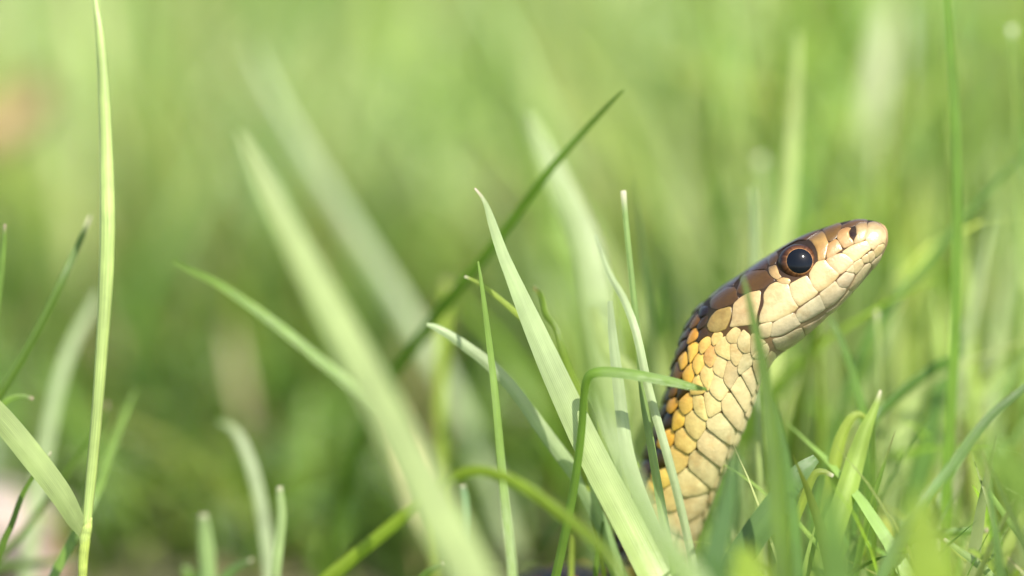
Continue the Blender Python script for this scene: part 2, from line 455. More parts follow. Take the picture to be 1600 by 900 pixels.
def scale_geo(poly, gap, H, colfn, dome=2.2, it=2, q=0.2, tilt=0.0, back=0.0):
    """poly: (u, theta) outline; returns verts, faces, cols"""
    poly = np.array(poly, float)
    r0 = 4.2
    st = np.stack([u2s(poly[:, 0]), poly[:, 1] * r0], -1)
    # subdivide long edges, then round the corners
    pts = []
    for a, b in zip(st, np.roll(st, -1, 0)):
        k = max(1, int(np.hypot(*(b - a)) / 0.8))
        pts += [a + (b - a) * i / k for i in range(k)]
    st = chaikin(np.array(pts), it, q)
    c = st.mean(0)
    rad = np.linalg.norm(st - c, axis=1)
    shrink = 1 - gap / np.maximum(rad, 1e-6)
    st = c + (st - c) * np.clip(shrink, 0.3, 1.35)[:, None]
    if back: st[:, 0] += back * np.ptp(st[:, 0]) * np.clip((st[:, 0] - c[0]) / (np.ptp(st[:, 0]) / 2), -.3, 1)
    rings = [(1.0, -0.35), (0.985, 0.15), (0.955, None), (0.89, None), (0.76, None), (0.55, None), (0.28, None)]
    m = len(st)
    V2, hh, rr = [], [], []
    for f, h in rings:
        V2.append(c + (st - c) * f); hh.append(np.full(m, H * ((1 - f ** dome) ** 0.75 * 0.85 + 0.15) if h is None else h * H)); rr.append(np.full(m, f))
    V2.append(c[None]); hh.append(np.array([H])); rr.append(np.array([0.0]))
    V2, hh, rr = np.concatenate(V2), np.concatenate(hh), np.concatenate(rr)
    u, th = s2u(V2[:, 0]), V2[:, 1] / r0
    if tilt:
        ds = (V2[:, 0] - c[0]) / (np.ptp(st[:, 0]) / 2 + 1e-6)
        hh = hh + tilt * ds * H * (rr < 0.99)
    P = S(u, th) + SN(u, th) * (hh * MM)[:, None] - SOFF
    Fc = []
    for k in range(len(rings) - 1):
        Fc += [(k * m + j, k * m + (j + 1) % m, (k + 1) * m + (j + 1) % m, (k + 1) * m + j) for j in range(m)]
    k = len(rings) - 1
    Fc += [(k * m + j, k * m + (j + 1) % m, len(P) - 1) for j in range(m)]
    # outward orientation
    f = Fc[2 * m]
    if np.cross(P[f[1]] - P[f[0]], P[f[2]] - P[f[0]]) @ SN(u[f[0]:f[0] + 1], th[f[0]:f[0] + 1])[0] < 0:
        Fc = [tuple(reversed(q_)) for q_ in Fc]
    return P, Fc, colfn(u, th, rr, V2 - c)

def z1(*p): return [(1120 + x / 5.327, 320 + y / 5.327) for x, y in p]
def z2(*p): return [(1000 + x * .15, 430 + y * .15) for x, y in p]

BR, BR2 = (.17, .085, .028), (.26, .145, .055)
TAN, CRM, WHT = (.50, .29, .085), (.62, .47, .20), (.62, .54, .36)
OLV = (.42, .31, .085)
# name, outline in photo px, main colour, colour towards the upper edge, height mm
HEAD = [
 ('rostral_scale', z1((1262,150),(1310,140),(1360,165),(1395,215),(1408,265),(1400,330),(1380,318),(1345,335),(1310,375),(1275,355),(1262,310),(1240,290),(1250,220)), (.58,.42,.19), (.30,.19,.10), .10),
 ('nasal_scale', z1((1150,180),(1190,153),(1250,150),(1250,215),(1235,290),(1195,315),(1145,325),(1140,292),(1168,262),(1168,215)), (.50,.33,.14), (.26,.16,.08), .16),
 ('nasal_scale', z1((1035,205),(1085,192),(1118,200),(1095,230),(1098,265),(1130,295),(1140,325),(1095,350),(1055,360),(1030,320),(1003,275),(1012,235)), (.48,.28,.09), (.36,.20,.06), .16),
 ('internasal_scale', z1((1030,200),(1040,175),(1100,148),(1180,128),(1250,120),(1255,148),(1185,150),(1140,178),(1085,190)), (.22,.14,.085), (.16,.10,.07), .09),
 ('prefrontal_scale', z1((880,208),(905,240),(920,300),(945,306),(985,280),(1003,262),(1012,230),(1032,198),(1038,172),(1010,155),(940,180)), (.30,.18,.07), (.17,.10,.06), .09),
 ('loreal_scale', z1((930,325),(985,290),(1005,300),(1030,345),(1040,372),(1000,395),(960,425),(918,445),(915,400),(922,350)), (.46,.28,.09), (.36,.21,.07), .10),
 ('preocular_scale', z1((762,292),(790,265),(830,240),(875,218),(898,250),(912,300),(926,325),(915,370),(908,420),(900,455),(850,470),(840,462),(838,400),(822,345),(795,312)), (.42,.26,.085), (.15,.08,.03), .10),
 ('supraocular_scale', z1((470,376),(560,308),(640,268),(740,232),(830,205),(868,205),(822,242),(762,284),(740,296),(680,300),(600,310),(530,336),(492,370)), (.17,.09,.035), (.13,.075,.05), .14),
 ('parietal_scale', [(1206,392),(1201,404),(1199,414),(1197,421),(1182,421.5),(1163,423),(1152,434),(1146,447),(1135,449),(1122,456),(1112,465),(1103,463),(1120,448),(1145,430),(1175,409)], (.13,.07,.028), (.10,.058,.035), .10),
 ('postocular_scale', z1((430,440),(470,402),(497,392),(508,430),(490,490),(440,510),(425,480)), (.16,.09,.03), (.12,.07,.03), .10),
 ('postocular_scale', z1((432,525),(492,505),(508,565),(538,600),(500,620),(465,600),(440,565)), (.48,.30,.10), (.20,.11,.04), .10),
 ('subocular_scale', z1((500,634),(545,610),(600,618),(612,640),(590,658),(540,656)), (.50,.32,.11), (.42,.25,.08), .10),
 ('upper_lip_scale', z1((1048,390),(1110,350),(1180,325),(1245,300),(1275,345),(1275,375),(1245,395),(1195,440),(1145,468),(1090,425),(1050,405)), (.62,.45,.18), (.56,.36,.12), .10),
 ('upper_lip_scale', z1((912,458),(970,425),(1035,405),(1080,430),(1138,468),(1130,490),(1090,530),(1050,560),(1020,572),(980,540),(930,500)), (.62,.44,.17), (.46,.26,.08), .10),
 ('upper_lip_scale', z1((770,575),(800,520),(840,480),(900,465),(925,505),(985,550),(1018,575),(995,615),(930,670),(850,722),(810,680),(785,640)), (.63,.47,.20), (.56,.38,.13), .10),
 ('upper_lip_scale', z1((610,665),(680,630),(745,598),(775,640),(800,690),(845,728),(800,765),(740,800),(685,838),(650,800),(620,740)), (.63,.48,.21), (.56,.38,.13), .10),
 ('upper_lip_scale', [(1193.5,458.5),(1203,447),(1212,442),(1222,444),(1231,445),(1233.5,453),(1237,465),(1243,474),(1247,479),(1240,487),(1210,501),(1186,505),(1188.5,492),(1194,474)], (.62,.47,.20), (.56,.37,.12), .11),
 ('upper_lip_scale', z2((985,300),(1040,245),(1130,190),(1255,165),(1245,290),(1218,400),(1205,500),(1100,522),(935,548),(960,450),(970,360)), (.58,.42,.16), (.50,.31,.10), .11),
 ('temporal_scale', z2((700,520),(740,440),(800,375),(945,335),(945,400),(930,480),(890,560),(800,595),(730,580)), OLV, (.36,.25,.07), .12),
 ('temporal_scale', z1((225,560),(330,548),(410,550),(435,592),(490,632),(440,665),(385,700),(300,720),(200,748),(165,720),(200,640)), (.21,.115,.04), (.17,.10,.045), .10),
 ('temporal_scale', z2((735,260),(800,190),(900,130),(980,125),(1005,160),(1000,210),(1030,235),(960,300),(880,330),(800,355),(740,345)), (.20,.11,.04), (.15,.09,.045), .12),
 ('mental_scale', z1((1310,380),(1345,338),(1385,325),(1398,348),(1370,400),(1330,438),(1315,415)), (.58,.45,.22), (.60,.46,.22), .09),
 ('lower_lip_scale', z1((1262,400),(1300,385),(1315,420),(1312,452),(1275,480),(1258,440)), (.58,.46,.24), (.60,.46,.22), .09),
 ('lower_lip_scale', z1((1205,440),(1255,410),(1262,455),(1262,480),(1220,485)), (.58,.47,.25), (.60,.46,.22), .09),
 ('lower_lip_scale', z1((1135,490),(1200,455),(1217,490),(1202,535),(1155,580),(1140,540)), (.58,.48,.27), (.60,.46,.22), .09),
 ('lower_lip_scale', z1((1080,548),(1130,500),(1142,545),(1132,567),(1085,557)), (.58,.48,.28), (.60,.46,.22), .09),
 ('lower_lip_scale', z1((995,630),(1080,560),(1145,578),(1120,640),(1085,687),(1020,680)), (.58,.50,.32), (.60,.48,.25), .10),
 ('lower_lip_scale', z1((855,740),(990,640),(1015,687),(1080,692),(1050,750),(980,820),(908,862),(880,800)), (.58,.50,.34), (.60,.48,.25), .10),
 ('lower_lip_scale', z1((672,872),(850,752),(880,810),(905,868),(850,905),(765,950),(690,985),(655,920)), (.58,.51,.36), (.60,.50,.28), .10),
 ('lower_lip_scale', [(1208.5,504),(1225,496),(1240,489.5),(1246,499),(1251,507),(1240,514),(1222,523),(1204,526),(1205,514)], (.58,.50,.34), (.60,.48,.25), .10),
 ('lower_lip_scale', [(1185,508),(1207,504),(1204,515),(1202,526),(1188,528)], (.58,.48,.27), (.60,.46,.22), .10),
 ('chin_scale', z1((905,895),(1000,832),(1065,755),(1095,712),(1128,722),(1060,830),(960,915)), (.55,.46,.27), (.55,.46,.27), .09),
 ('chin_scale', z1((1100,705),(1165,590),(1225,515),(1268,490),(1285,510),(1220,610),(1140,715)), (.55,.46,.27), (.55,.46,.27), .09),
 ('chin_scale', z1((1285,485),(1330,445),(1372,408),(1360,460),(1300,535)), (.55,.46,.27), (.55,.46,.27), .09),
 ('chin_scale', [(1255,511),(1278,500),(1289,491),(1297,491),(1280,507),(1259,523)], (.55,.46,.27), (.55,.46,.27), .09),
 ('chin_scale', [(1206,530),(1224,526),(1242,517),(1252,513),(1257,525),(1238,538),(1212,545)], (.56,.47,.28), (.56,.47,.28), .09),
]

def tone(c, white=.42, bright=1.0):
    c = np.asarray(c, float); L = c.max()
    k = float(np.clip((L - .38) / .16, 0, 1)) * white
    c2 = c ** 1.22 * .66 * bright * (1 if L > .32 else np.array([.52, .50, .24]))
    return c2 * (1 - k) + c2.max() * np.array([1, .86, .52]) * k

def colour_fn(main, top, seedv, edge=0.5, white=.46, bright=1.0):
    main, top = tone(main, white, bright), tone(top, white, bright)
    j = 1 + np.random.default_rng(seedv).normal(0, 0.02, 3)
    main, top = np.array(main) * j, np.array(top) * j
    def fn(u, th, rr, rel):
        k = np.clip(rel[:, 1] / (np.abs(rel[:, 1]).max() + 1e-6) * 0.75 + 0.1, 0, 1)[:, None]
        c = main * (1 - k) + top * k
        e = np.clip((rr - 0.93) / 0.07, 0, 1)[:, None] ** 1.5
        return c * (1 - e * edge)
    return fn

def mirror(p): return [(u, math.pi - t) for u, t in p]
ghost = []
for i, (nm, poly, main, top, H) in enumerate(HEAD):
    uv = [lookup(*p) for p in poly]
    if nm in ('internasal_scale', 'prefrontal_scale', 'supraocular_scale', 'parietal_scale'):
        # the outline runs up to the crown: stop at the middle line (or at the frontal plate)
        lim = math.radians(76 if nm == 'supraocular_scale' else 89.0)
        mx_t = max(t for _, t in uv)
        uv = [(u, lim if t > math.radians(70) and t > mx_t - 0.22 else min(t, lim)) for u, t in uv]
    for side in (0, 1):
        q = uv if side == 0 else mirror(uv)
        if nm == 'rostral_scale' and side == 0: pass
        g = scale_geo(q, -0.10 if main[0] > .3 else -0.06, H, colour_fn(main, top, i), dome=3.0, it=2, q=0.14)
        mesh_obj(nm, g[0], g[1], M_SCALE, snake, cols=g[2])
    if 'temporal' in nm or 'lip' in nm or 'chin' in nm or 'parietal' in nm:
        a = np.array([(u2s(u), t * 4.2) for u, t in uv]); c = a.mean(0)
        if c[0] > u2s(7.5):
            b = []
            for p, q2 in zip(a, np.roll(a, -1, 0)):
                k = max(1, int(np.hypot(*(q2 - p)) / 0.5)); b += [p + (q2 - p) * m_ / k for m_ in range(k)]
            b = np.array(b); r = np.linalg.norm(b - c, axis=1, keepdims=True)
            ghost.append(c + (b - c) * np.clip(1 - 0.32 / r, 0.2, 1))
# frontal plate on the crown between the eyes
uf0, uf1 = lookup(1280, 358)[0], lookup(1208, 392)[0]
fr = [(uf0, math.radians(90)), (uf0 + .15, math.radians(79)), ((uf0 + uf1) / 2, math.radians(78)), (uf1, math.radians(80)), (uf1 + .35, math.radians(90)),
      (uf1, math.radians(100)), ((uf0 + uf1) / 2, math.radians(102)), (uf0 + .15, math.radians(101))]
g = scale_geo(fr, 0.03, .10, colour_fn((.15, .085, .035), (.15, .085, .035), 99), dome=3.0)
mesh_obj('frontal_scale', g[0], g[1], M_SCALE, snake, cols=g[2])

# neck scales: centres read from the photo, cells between them
SEED = [(1102,485.5),(1088.5,500),(1100,504),(1100.5,520),(1123,523),(1150,520),(1085.5,523),(1072,521.5),(1103.5,536),(1130.5,539.5),
 (1162,533.5),(1067.5,537),(1085.5,545.5),(1111,552),(1154.5,550),(1187,534),(1070,562),(1093,563),(1127,566),(1165,563),(1192,549),
 (1206,556),(1186,568),(1059.5,583.5),(1077.5,583.5),(1106,583),(1142,579),(1172,584),(1091,600),(1124,602),(1158,603),(1068,606),(1053,608),
 (1052,631),(1073,627),(1094,628),(1113,628),(1142,629),(1043,657),(1061,651),(1083,655),(1125,658),
 (1045,682),(1068,682),(1112,690),(1057,710),(1033,716),(1097,723),(1037,743),(1080,751),
 (1047,773),(1080,787),(1022,765),(1056,812),(1082,822),(1030,800),(1045,842),(1066,856),(1010,835)]
DORS = [(1092,480),(1079,500),(1066,524),(1059,545),(1053,566),(1048,590),(1042,615),(1036,640),(1028,668),(1018,697),(1008,730),(997,760),(985,795)]
R0 = 4.2
seeds = []          # s, t(mm), kind
for p in SEED + DORS:
    u, t = lookup(*p); seeds.append((u2s(u), t * R0))
vis = len(seeds)
# belly plates, and the crown line of the neck
s_a, s_b = u2s(10.0), u2s(21.0)
s_vis = u2s(lookup(1040, 850)[0]) + 1.2
extra = []
for s in np.arange(u2s(10.6), s_b, 1.75): extra.append((s, -math.pi / 2 * R0))
# lattice further down the neck
row = 0
for s in np.arange(s_vis, s_b, 1.15):
    for k in range(5):
        extra.append((s, (math.radians(-48 + 30 * k) + (math.radians(15) if row % 2 else 0)) * R0))
    row += 1
near = np.array(seeds + extra)
far = near.copy(); far[:, 1] = math.pi * R0 - far[:, 1]
far = far[near[:, 1] < math.radians(86) * R0]
allp = np.concatenate([near, far] + ghost + [np.stack([g_[:, 0], math.pi * R0 - g_[:, 1]], -1) for g_ in ghost])
ncell = len(near) + len(far)

def cell(i, P, lim=5.0):
    p = P[i]
    poly = [p + np.array(v) for v in ((-lim, -lim), (lim, -lim), (lim, lim), (-lim, lim))]
    d2 = ((P - p) ** 2).sum(1); order = np.argsort(d2)[1:34]
    for j in order:
        q = P[j]; m = (p + q) / 2; nrm = q - p
        out = []
        for a, b in zip(poly, poly[1:] + poly[:1]):
            da, db = (a - m) @ nrm, (b - m) @ nrm
            if da <= 0: out.append(a)
            if da * db < 0: out.append(a + (b - a) * da / (da - db))
        poly = out
        if len(poly) < 3: return None
    return np.array(poly)

rest_V, rest_F, rest_C, off = [], [], [], 0
for i in range(ncell):
    pl = cell(i, allp)
    if pl is None: continue
    pl[:, 0] = np.clip(pl[:, 0], u2s(8.6), s_b + 1)
    pl[:, 1] = np.clip(pl[:, 1], -math.radians(112) * R0, math.radians(292) * R0)
    a = np.abs(np.sum(pl[:, 0] * np.roll(pl[:, 1], -1) - np.roll(pl[:, 0], -1) * pl[:, 1])) / 2
    if a < 0.08 or a > 16: continue
    c = pl.mean(0)
    deg = math.degrees(c[1] / R0); deg = deg if deg <= 90 else 180 - deg
    r_ = np.random.default_rng(i + (0 if i < len(near) else 5))
    dg = deg + r_.normal(0, 4)
    lower = np.interp(c[0], [u2s(11), u2s(14)], [0, 1])
    main = ramp(np.array([dg]), [(-90, (.58, .49, .25)), (-25, (.57, .47, .20)), (5, (.59, .46, .155)), (30, (.61, .42, .095)), (48, (.60, .37, .07)), (60, (.46, .24, .04)), (70, (.12, .06, .02)), (90, (.05, .03, .018))])[0]
    main = lerp(main, main * np.array([.97, .97, 1.12]), 1 - lower)
    if 38 < deg < 74 and r_.random() < .32: main = main * .16
    main = main * (1 + r_.normal(0, .04))
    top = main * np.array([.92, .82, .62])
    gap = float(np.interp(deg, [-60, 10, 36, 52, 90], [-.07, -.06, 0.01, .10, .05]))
    size = math.sqrt(a)
    H = float(np.clip(0.095 * size, .09, .24)) * float(np.interp(deg, [-90, -40, 15, 40], [.45, .6, .75, 1.1]))
    st = pl / np.array([1, R0]); poly = [(s2u(s), t) for s, t in st]
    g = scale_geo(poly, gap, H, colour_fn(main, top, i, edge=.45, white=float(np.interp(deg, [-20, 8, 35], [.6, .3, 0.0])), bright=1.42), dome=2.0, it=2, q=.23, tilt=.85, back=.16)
    if i < vis:
        mesh_obj('neck_scale', g[0], g[1], M_SCALE, snake, cols=g[2])
    else:
        rest_V.append(g[0]); rest_F += [tuple(x + off for x in f) for f in g[1]]; rest_C.append(g[2]); off += len(g[0])
o = mesh_obj('body_scales', np.concatenate(rest_V), rest_F, M_SCALE, snake, cols=np.concatenate(rest_C))
o['kind'] = 'stuff'

# eyes and nostrils, one on each side
def frame(axis):
    a = axis / np.linalg.norm(axis)
    x = np.cross(U_, a); x /= np.linalg.norm(x)
    return x, np.cross(a, x), a

def cap(center, axis, R, r0, r1, nr, na, colfn, flat=1.0):
    """spherical patch between rim radii r0 < r1"""
    x, y, z = frame(axis)
    V, C, Fc = [], [], []
    rr = np.linspace(r0, r1, nr)
    for r in rr:
        for k in range(na):
            a = 2 * math.pi * k / na
            h = math.sqrt(max(R * R - r * r, 0))
            V.append(center + x * r * math.cos(a) + y * r * math.sin(a) + z * h); C.append(colfn(r, a))
    for i in range(nr - 1):
        for k in range(na):
            Fc.append((i * na + k, (i + 1) * na + k, (i + 1) * na + (k + 1) % na, i * na + (k + 1) % na))
    if r0 < 1e-5: pass
    return np.array(V), Fc, np.array(C)

def mirror_pt(u, th): return u, math.pi - th
eu, et = lookup(1246, 407)
nu_, nt2 = lookup(1332.5, 366)
for side in (0, 1):
    if side == 0:
        Pn = S(np.array([eu]), np.array([et]))[0]; Nn = SN(np.array([eu]), np.array([et]))[0]
        axis = Nn * 0.45 + (-F_) * 0.75 + 0.10 * R_ + 0.05 * U_
        axis /= np.linalg.norm(axis)
        R = 2.05 * MM
        ce = Pn - axis * (R - 0.98 * MM)
        tgt = px(1246.5, 407.5, float((ce - CAM) @ F_) - D)          # the pupil sits where the photo shows it
        ce = tgt - (axis - (axis @ -F_) * -F_) * R * 0.9
    else:                                                            # the other eye mirrors it through the head
        cc0 = catmull(np.array([eu]), cen)[0]; bb = catmull(np.array([eu]), ax_b)[0]; bb = bb / np.linalg.norm(bb)
        ce = ce + SOFF
        ce = ce - 2 * ((ce - cc0) @ bb) * bb
        axis = axis - 2 * (axis @ bb) * bb
    ce = ce - SOFF
    def c_out(r, a): return (.022, .013, .010)
    rg = np.random.default_rng(3)
    tab = rg.uniform(.6, 1.35, 48)
    def c_iris(r, a):
        f = (r / MM - 1.16) / (1.70 - 1.16)
        b = tab[int(a / (2 * math.pi) * 48) % 48]
        base = ramp(np.array([f]), [(0, (.42, .26, .11)), (.09, (.24, .11, .04)), (.2, (.085, .036, .014)), (.7, (.045, .018, .008)), (1, (.02, .010, .007))])[0]
        return tuple(base * (b if f > .1 else 1))
    def c_pup(r, a): return (.004, .005, .007)
    v, f, c = cap(ce, axis, R, 1e-7, 1.93 * MM, 24, 64, c_out)
    eye = mesh_obj('eye', v, f, M_EYE, snake, cols=c)
    v, f, c = cap(ce, axis, R * 1.008, 1.14 * MM, 1.70 * MM, 16, 96, c_iris)
    mesh_obj('iris', v, f, M_EYE, eye, cols=c)
    v, f, c = cap(ce, axis, R * 1.012, 1e-7, 1.19 * MM, 16, 64, c_pup)
    mesh_obj('pupil', v, f, M_EYE, eye, cols=c)
    th_n = nt2 if side == 0 else math.pi - nt2
    Pn = S(np.array([nu_]), np.array([th_n]))[0]; Nn = SN(np.array([nu_]), np.array([th_n]))[0]
    v, f, c = cap(Pn + Nn * 0.03 * MM - SOFF - Nn * 1.0 * MM, Nn, 1.0 * MM, 1e-7, 0.38 * MM, 8, 24, lambda r, a: (.05, .018, .012) if r > .3 * MM else (.012, .006, .005))
    mesh_obj('nostril', v, f, M_SKIN, snake, cols=c)

# ------------------------------------------------------------------ single blades traced from the photo
def blade_geo(pts, wid, dep, col, fold=0.22, tilt=0.0, twist=0.0, tip=None, base=None, root=True, seg=34, vary=0.12, root_dx=0.0):
    pts = np.array(pts, float); n = len(pts)
    dep = np.interp(np.linspace(0, 1, n), np.linspace(0, 1, len(dep)), dep) if len(dep) != n else np.array(dep, float)
    P = np.array([px(x, y, d * MM) for (x, y), d in zip(pts, dep)])
    wid = np.interp(np.linspace(0, 1, n), np.linspace(0, 1, len(wid)), wid) if len(wid) != n else np.array(wid, float)
    wid = np.where(wid > 16, 16 + (wid - 16) * .78, wid) * (.95 if abs(dep[-1]) < 9 else .86)
    if root and P[-1][2] > 0:
        dirv = P[-1] - P[-2]; dirv /= np.linalg.norm(dirv)
        z = P[-1][2]
        hor = dirv.copy(); hor[2] = 0
        k = min(z, 0.02)
        mid = P[-1] + hor * k * 0.5 - np.array([0, 0, z * 0.5]); end = P[-1] + hor * k * 0.75 - np.array([0, 0, z + 0.002])
        P = np.vstack([P, mid, end]); wid = np.concatenate([wid, [wid[-1] * .9, wid[-1] * .7]])
        n += 2
    t = np.linspace(0, n - 1, seg)
    C = catmull(t, P); W = np.interp(t, np.arange(n), wid) * 0.06 * MM / 2
    T = np.gradient(C, axis=0); T /= np.linalg.norm(T, axis=1, keepdims=True)
    side = np.cross(T, F_); side /= np.linalg.norm(side, axis=1, keepdims=True)
    nrm = np.cross(side, T)
    a = tilt + twist * np.linspace(-.5, .5, seg)
    wv = side * np.cos(a)[:, None] + nrm * np.sin(a)[:, None]
    nv = -side * np.sin(a)[:, None] + nrm * np.cos(a)[:, None]
    Wt = W / np.maximum(np.cos(a), .45)
    xs = [-1, -.5, 0, .5, 1]; zs = [0, -.55, -1, -.55, 0]
    V = np.stack([C + wv * (Wt * x)[:, None] + nv * (Wt * fold * z)[:, None] for x, z in zip(xs, zs)], 1)
    m = 5
    Fc = [(i * m + j, i * m + j + 1, (i + 1) * m + j + 1, (i + 1) * m + j) for i in range(seg - 1) for j in range(m - 1)]
    ln = np.linspace(0, 1, seg)
    cc = np.array(col)[None] * (1 + vary * np.interp(ln, np.linspace(0, 1, 7), rng.normal(0, 1, 7)))[:, None]
    if base is not None: cc = cc + (np.array(base) - np.array(col))[None] * np.clip((ln - .45) / .4, 0, 1)[:, None]
    cc = np.repeat(cc[:, None], m, 1)
    cc[:, 2] *= np.array([1.12, 1.10, 1.15])
    if tip is not None:
        k = np.clip(1 - ln / .075, 0, 1)[:, None, None]
        cc = cc * (1 - k) + np.array(tip) * k
    o0 = rng.uniform(0, 20)
    UV = np.stack([np.tile(np.array([0, .25, .5, .75, 1.0]), (seg, 1)), np.repeat((ln * seg / 14)[:, None], m, 1) + o0], -1)
    return V.reshape(-1, 3), Fc, cc.reshape(-1, 3), UV.reshape(-1, 2)

def blade(label, pts, wid, dep, col, name='grass_shoot', group=None, parent=None, mat=None, **kw):
    V, Fc, cc, UV = blade_geo(pts, wid, dep, GC[col] if isinstance(col, str) else col, **kw)
    loc = V[-5:].mean(0)
    o = mesh_obj(name, V - loc, Fc, mat or M_GRASS, parent, cols=cc, uvs=UV)
    o.location = loc
    if parent is None: tag(o, label, 'grass', group)
    else:
        o.location = loc - np.array(parent.location)
    return o

TIPW = (.62, .55, .42)
TIPB = (.42, .30, .24)

def tube_geo(pts, wid, dep, col, seg=50, m=14, root=True):
    P = np.array([px(x, y, d * MM) for (x, y), d in zip(pts, np.interp(np.linspace(0, 1, len(pts)), np.linspace(0, 1, len(dep)), dep))])
    wid = np.interp(np.linspace(0, 1, len(pts)), np.linspace(0, 1, len(wid)), wid)
    if root:
        z = P[-1][2]; P = np.vstack([P, P[-1] + [-.0006, 0.0003, -z * .5], P[-1] + [-.0009, 0.0005, -z - .002]]); wid = np.concatenate([wid, [wid[-1]] * 2])
    n = len(P); t = np.linspace(0, n - 1, seg)
    C = catmull(t, P); W = np.interp(t, np.arange(n), wid) * .06 * MM / 2
    T = np.gradient(C, axis=0); T /= np.linalg.norm(T, axis=1, keepdims=True)
    s = np.cross(T, F_); s /= np.linalg.norm(s, axis=1, keepdims=True); q = np.cross(s, T)
    an = np.linspace(0, 2 * math.pi, m, endpoint=False)
    V = C[:, None] + s[:, None] * (W[:, None] * np.cos(an))[..., None] + q[:, None] * (.8 * W[:, None] * np.sin(an))[..., None]
    Fc = [(i * m + j, i * m + (j + 1) % m, (i + 1) * m + (j + 1) % m, (i + 1) * m + j) for i in range(seg - 1) for j in range(m)]
    Fc += [tuple(reversed(range(m))), tuple(range((seg - 1) * m, seg * m))]
    ln = np.linspace(0, 1, seg)
    cc = np.array(col)[None] * (1 + .10 * np.interp(ln, np.linspace(0, 1, 16), rng.normal(0, 1, 16)))[:, None]
    cc = np.repeat(cc[:, None], m, 1)
    UV = np.stack([np.tile(an / (2 * math.pi), (seg, 1)), np.repeat(ln[:, None] * 5, m, 1)], -1)
    return V.reshape(-1, 3), Fc, cc.reshape(-1, 3), UV.reshape(-1, 2)

# the tall stem on the open side, with a leaf branching from its joint
bp_ = px(130, 900, -2 * MM); stem = empty('grass_plant', (bp_[0], bp_[1], 0.0))
tag(stem, 'tall pale yellow-green grass stem with one broad leaf forking off near its base', 'grass')
so_ = np.array(stem.location)
V, Fc, cc, UV = tube_geo([(146, -60), (149, 0), (157, 60), (163, 150), (166.5, 250), (168, 340), (166, 430), (160, 530), (152, 640), (143, 740), (134, 832)], [5, 9, 15, 19, 22, 25, 24, 20, 18, 17, 15], [2, 0, -2, -3, -3], (.235, .305, .085), root=False)
mesh_obj('sheath', V - so_, Fc, M_STEM, stem, cols=cc, uvs=UV)
V, Fc, cc, UV = tube_geo([(137, 815), (133, 845), (130, 875), (129, 900), (128, 930)], [10, 17, 16, 15, 15], [-3, -3], (.25, .31, .06))
mesh_obj('culm', V - so_, Fc, M_STEM, stem, cols=cc, uvs=UV)
V, Fc, cc, UV = tube_geo([(138, 808), (135.5, 826), (132.5, 842), (131, 856)], [13, 17.5, 17.5, 15], [-3, -3], (.26, .325, .08), seg=10, root=False)
mesh_obj('collar', V - so_, Fc, M_STEM, stem, cols=cc, uvs=UV)
blade(None, [(-120, 520), (-60, 588), (0, 652), (50, 712), (95, 772), (118, 812), (132, 838)], [16, 34, 44, 46, 42, 32, 14], [-7, -5, -4, -3], (.29, .36, .13), name='leaf', parent=stem, root=False, fold=.12, tilt=.2)

def B(*a, **k): return blade(*a, **k)
B('narrow deep green blade leaning up towards the tall forked stem', [(141, 338), (125, 375), (100, 432), (60, 512), (25, 575), (-5, 622), (-40, 690), (-70, 780)], [3, 10, 13, 15, 16, 16, 15], [8, 3, 1, 0], 'deep', tilt=.5, tip=TIPW)
B('short upright blade tip beside the narrow deep green leaning blade', [(8, 350), (6, 380), (2, 430), (-6, 500), (-16, 620), (-22, 760)], [4, 9, 11, 12], [1], 'green', tip=TIPB)
B('small curled blade with a dry brown tip above the broad forking leaf', [(52, 623), (36, 619), (18, 622), (4, 634), (-10, 665), (-20, 760)], [6, 10, 10, 10], [1], 'green', tip=TIPB)
B('thin dark blade rising from under the broad forking leaf', [(80, 706), (68, 725), (50, 748), (34, 775), (18, 820), (2, 856), (-14, 920)], [3, 6, 9, 11, 11], [0], 'deep', tip=TIPW)
B('soft pale grey-green blade behind the tall forked stem', [(156, 455), (135, 495), (112, 540), (92, 600), (75, 680), (58, 780), (42, 900)], [10, 22, 27, 30, 30], [30, 27, 25], 'glaucous')
B('green blade slanting behind the foot of the tall forked stem', [(212, 608), (198, 640), (182, 680), (165, 730), (148, 775), (117, 836), (84, 900), (60, 960)], [4, 12, 17, 18, 17, 15], [16, 10, 3, 1], 'green', tilt=-.3)
B('thin dark blade with a brown tip crossing behind the tall forked stem', [(168, 628), (163, 652), (138, 692), (106, 738), (64, 794), (28, 842), (-10, 880), (-30, 940)], [6, 9, 11, 13, 13], [12], 'deep', tip=TIPB)
B('low soft blade lying across the pale stone', [(118, 868), (80, 878), (40, 882), (0, 886), (-30, 905), (-50, 960)], [8, 14, 18, 18], [18], 'deep')
B('stubby upright blade with a rounded pale tip, standing apart in the open', [(318, 803), (319, 822), (322, 850), (325, 890), (326, 950)], [15, 27, 33, 35, 34], [12], (.20, .28, .10), tip=TIPW, fold=.4, base=(.10, .20, .05))
B('short narrow pale blade beside the curved pale blade', [(437, 760), (438, 778), (440, 805), (436, 850), (431, 900), (428, 960)], [9, 15, 17, 17, 16], [5], (.25, .33, .13), tip=TIPW, fold=.35)
B('pale blade curving over at its tip beside a short narrow blade', [(340, 660), (362, 668), (380, 695), (395, 735), (407, 785), (416, 840), (422, 900), (424, 960)], [5, 18, 24, 27, 28, 28], [20, 17, 14], 'glaucous', fold=.15)
B('low dark leaf tip beside the stubby rounded blade', [(395, 874), (378, 882), (360, 893), (345, 915), (338, 960)], [6, 14, 18, 20], [10], 'blue', tip=TIPW)
B('low yellow-green leaf at the foot of the stubby rounded blade', [(285, 886), (292, 893), (300, 905), (305, 950)], [10, 24, 32, 30], [14], 'green')
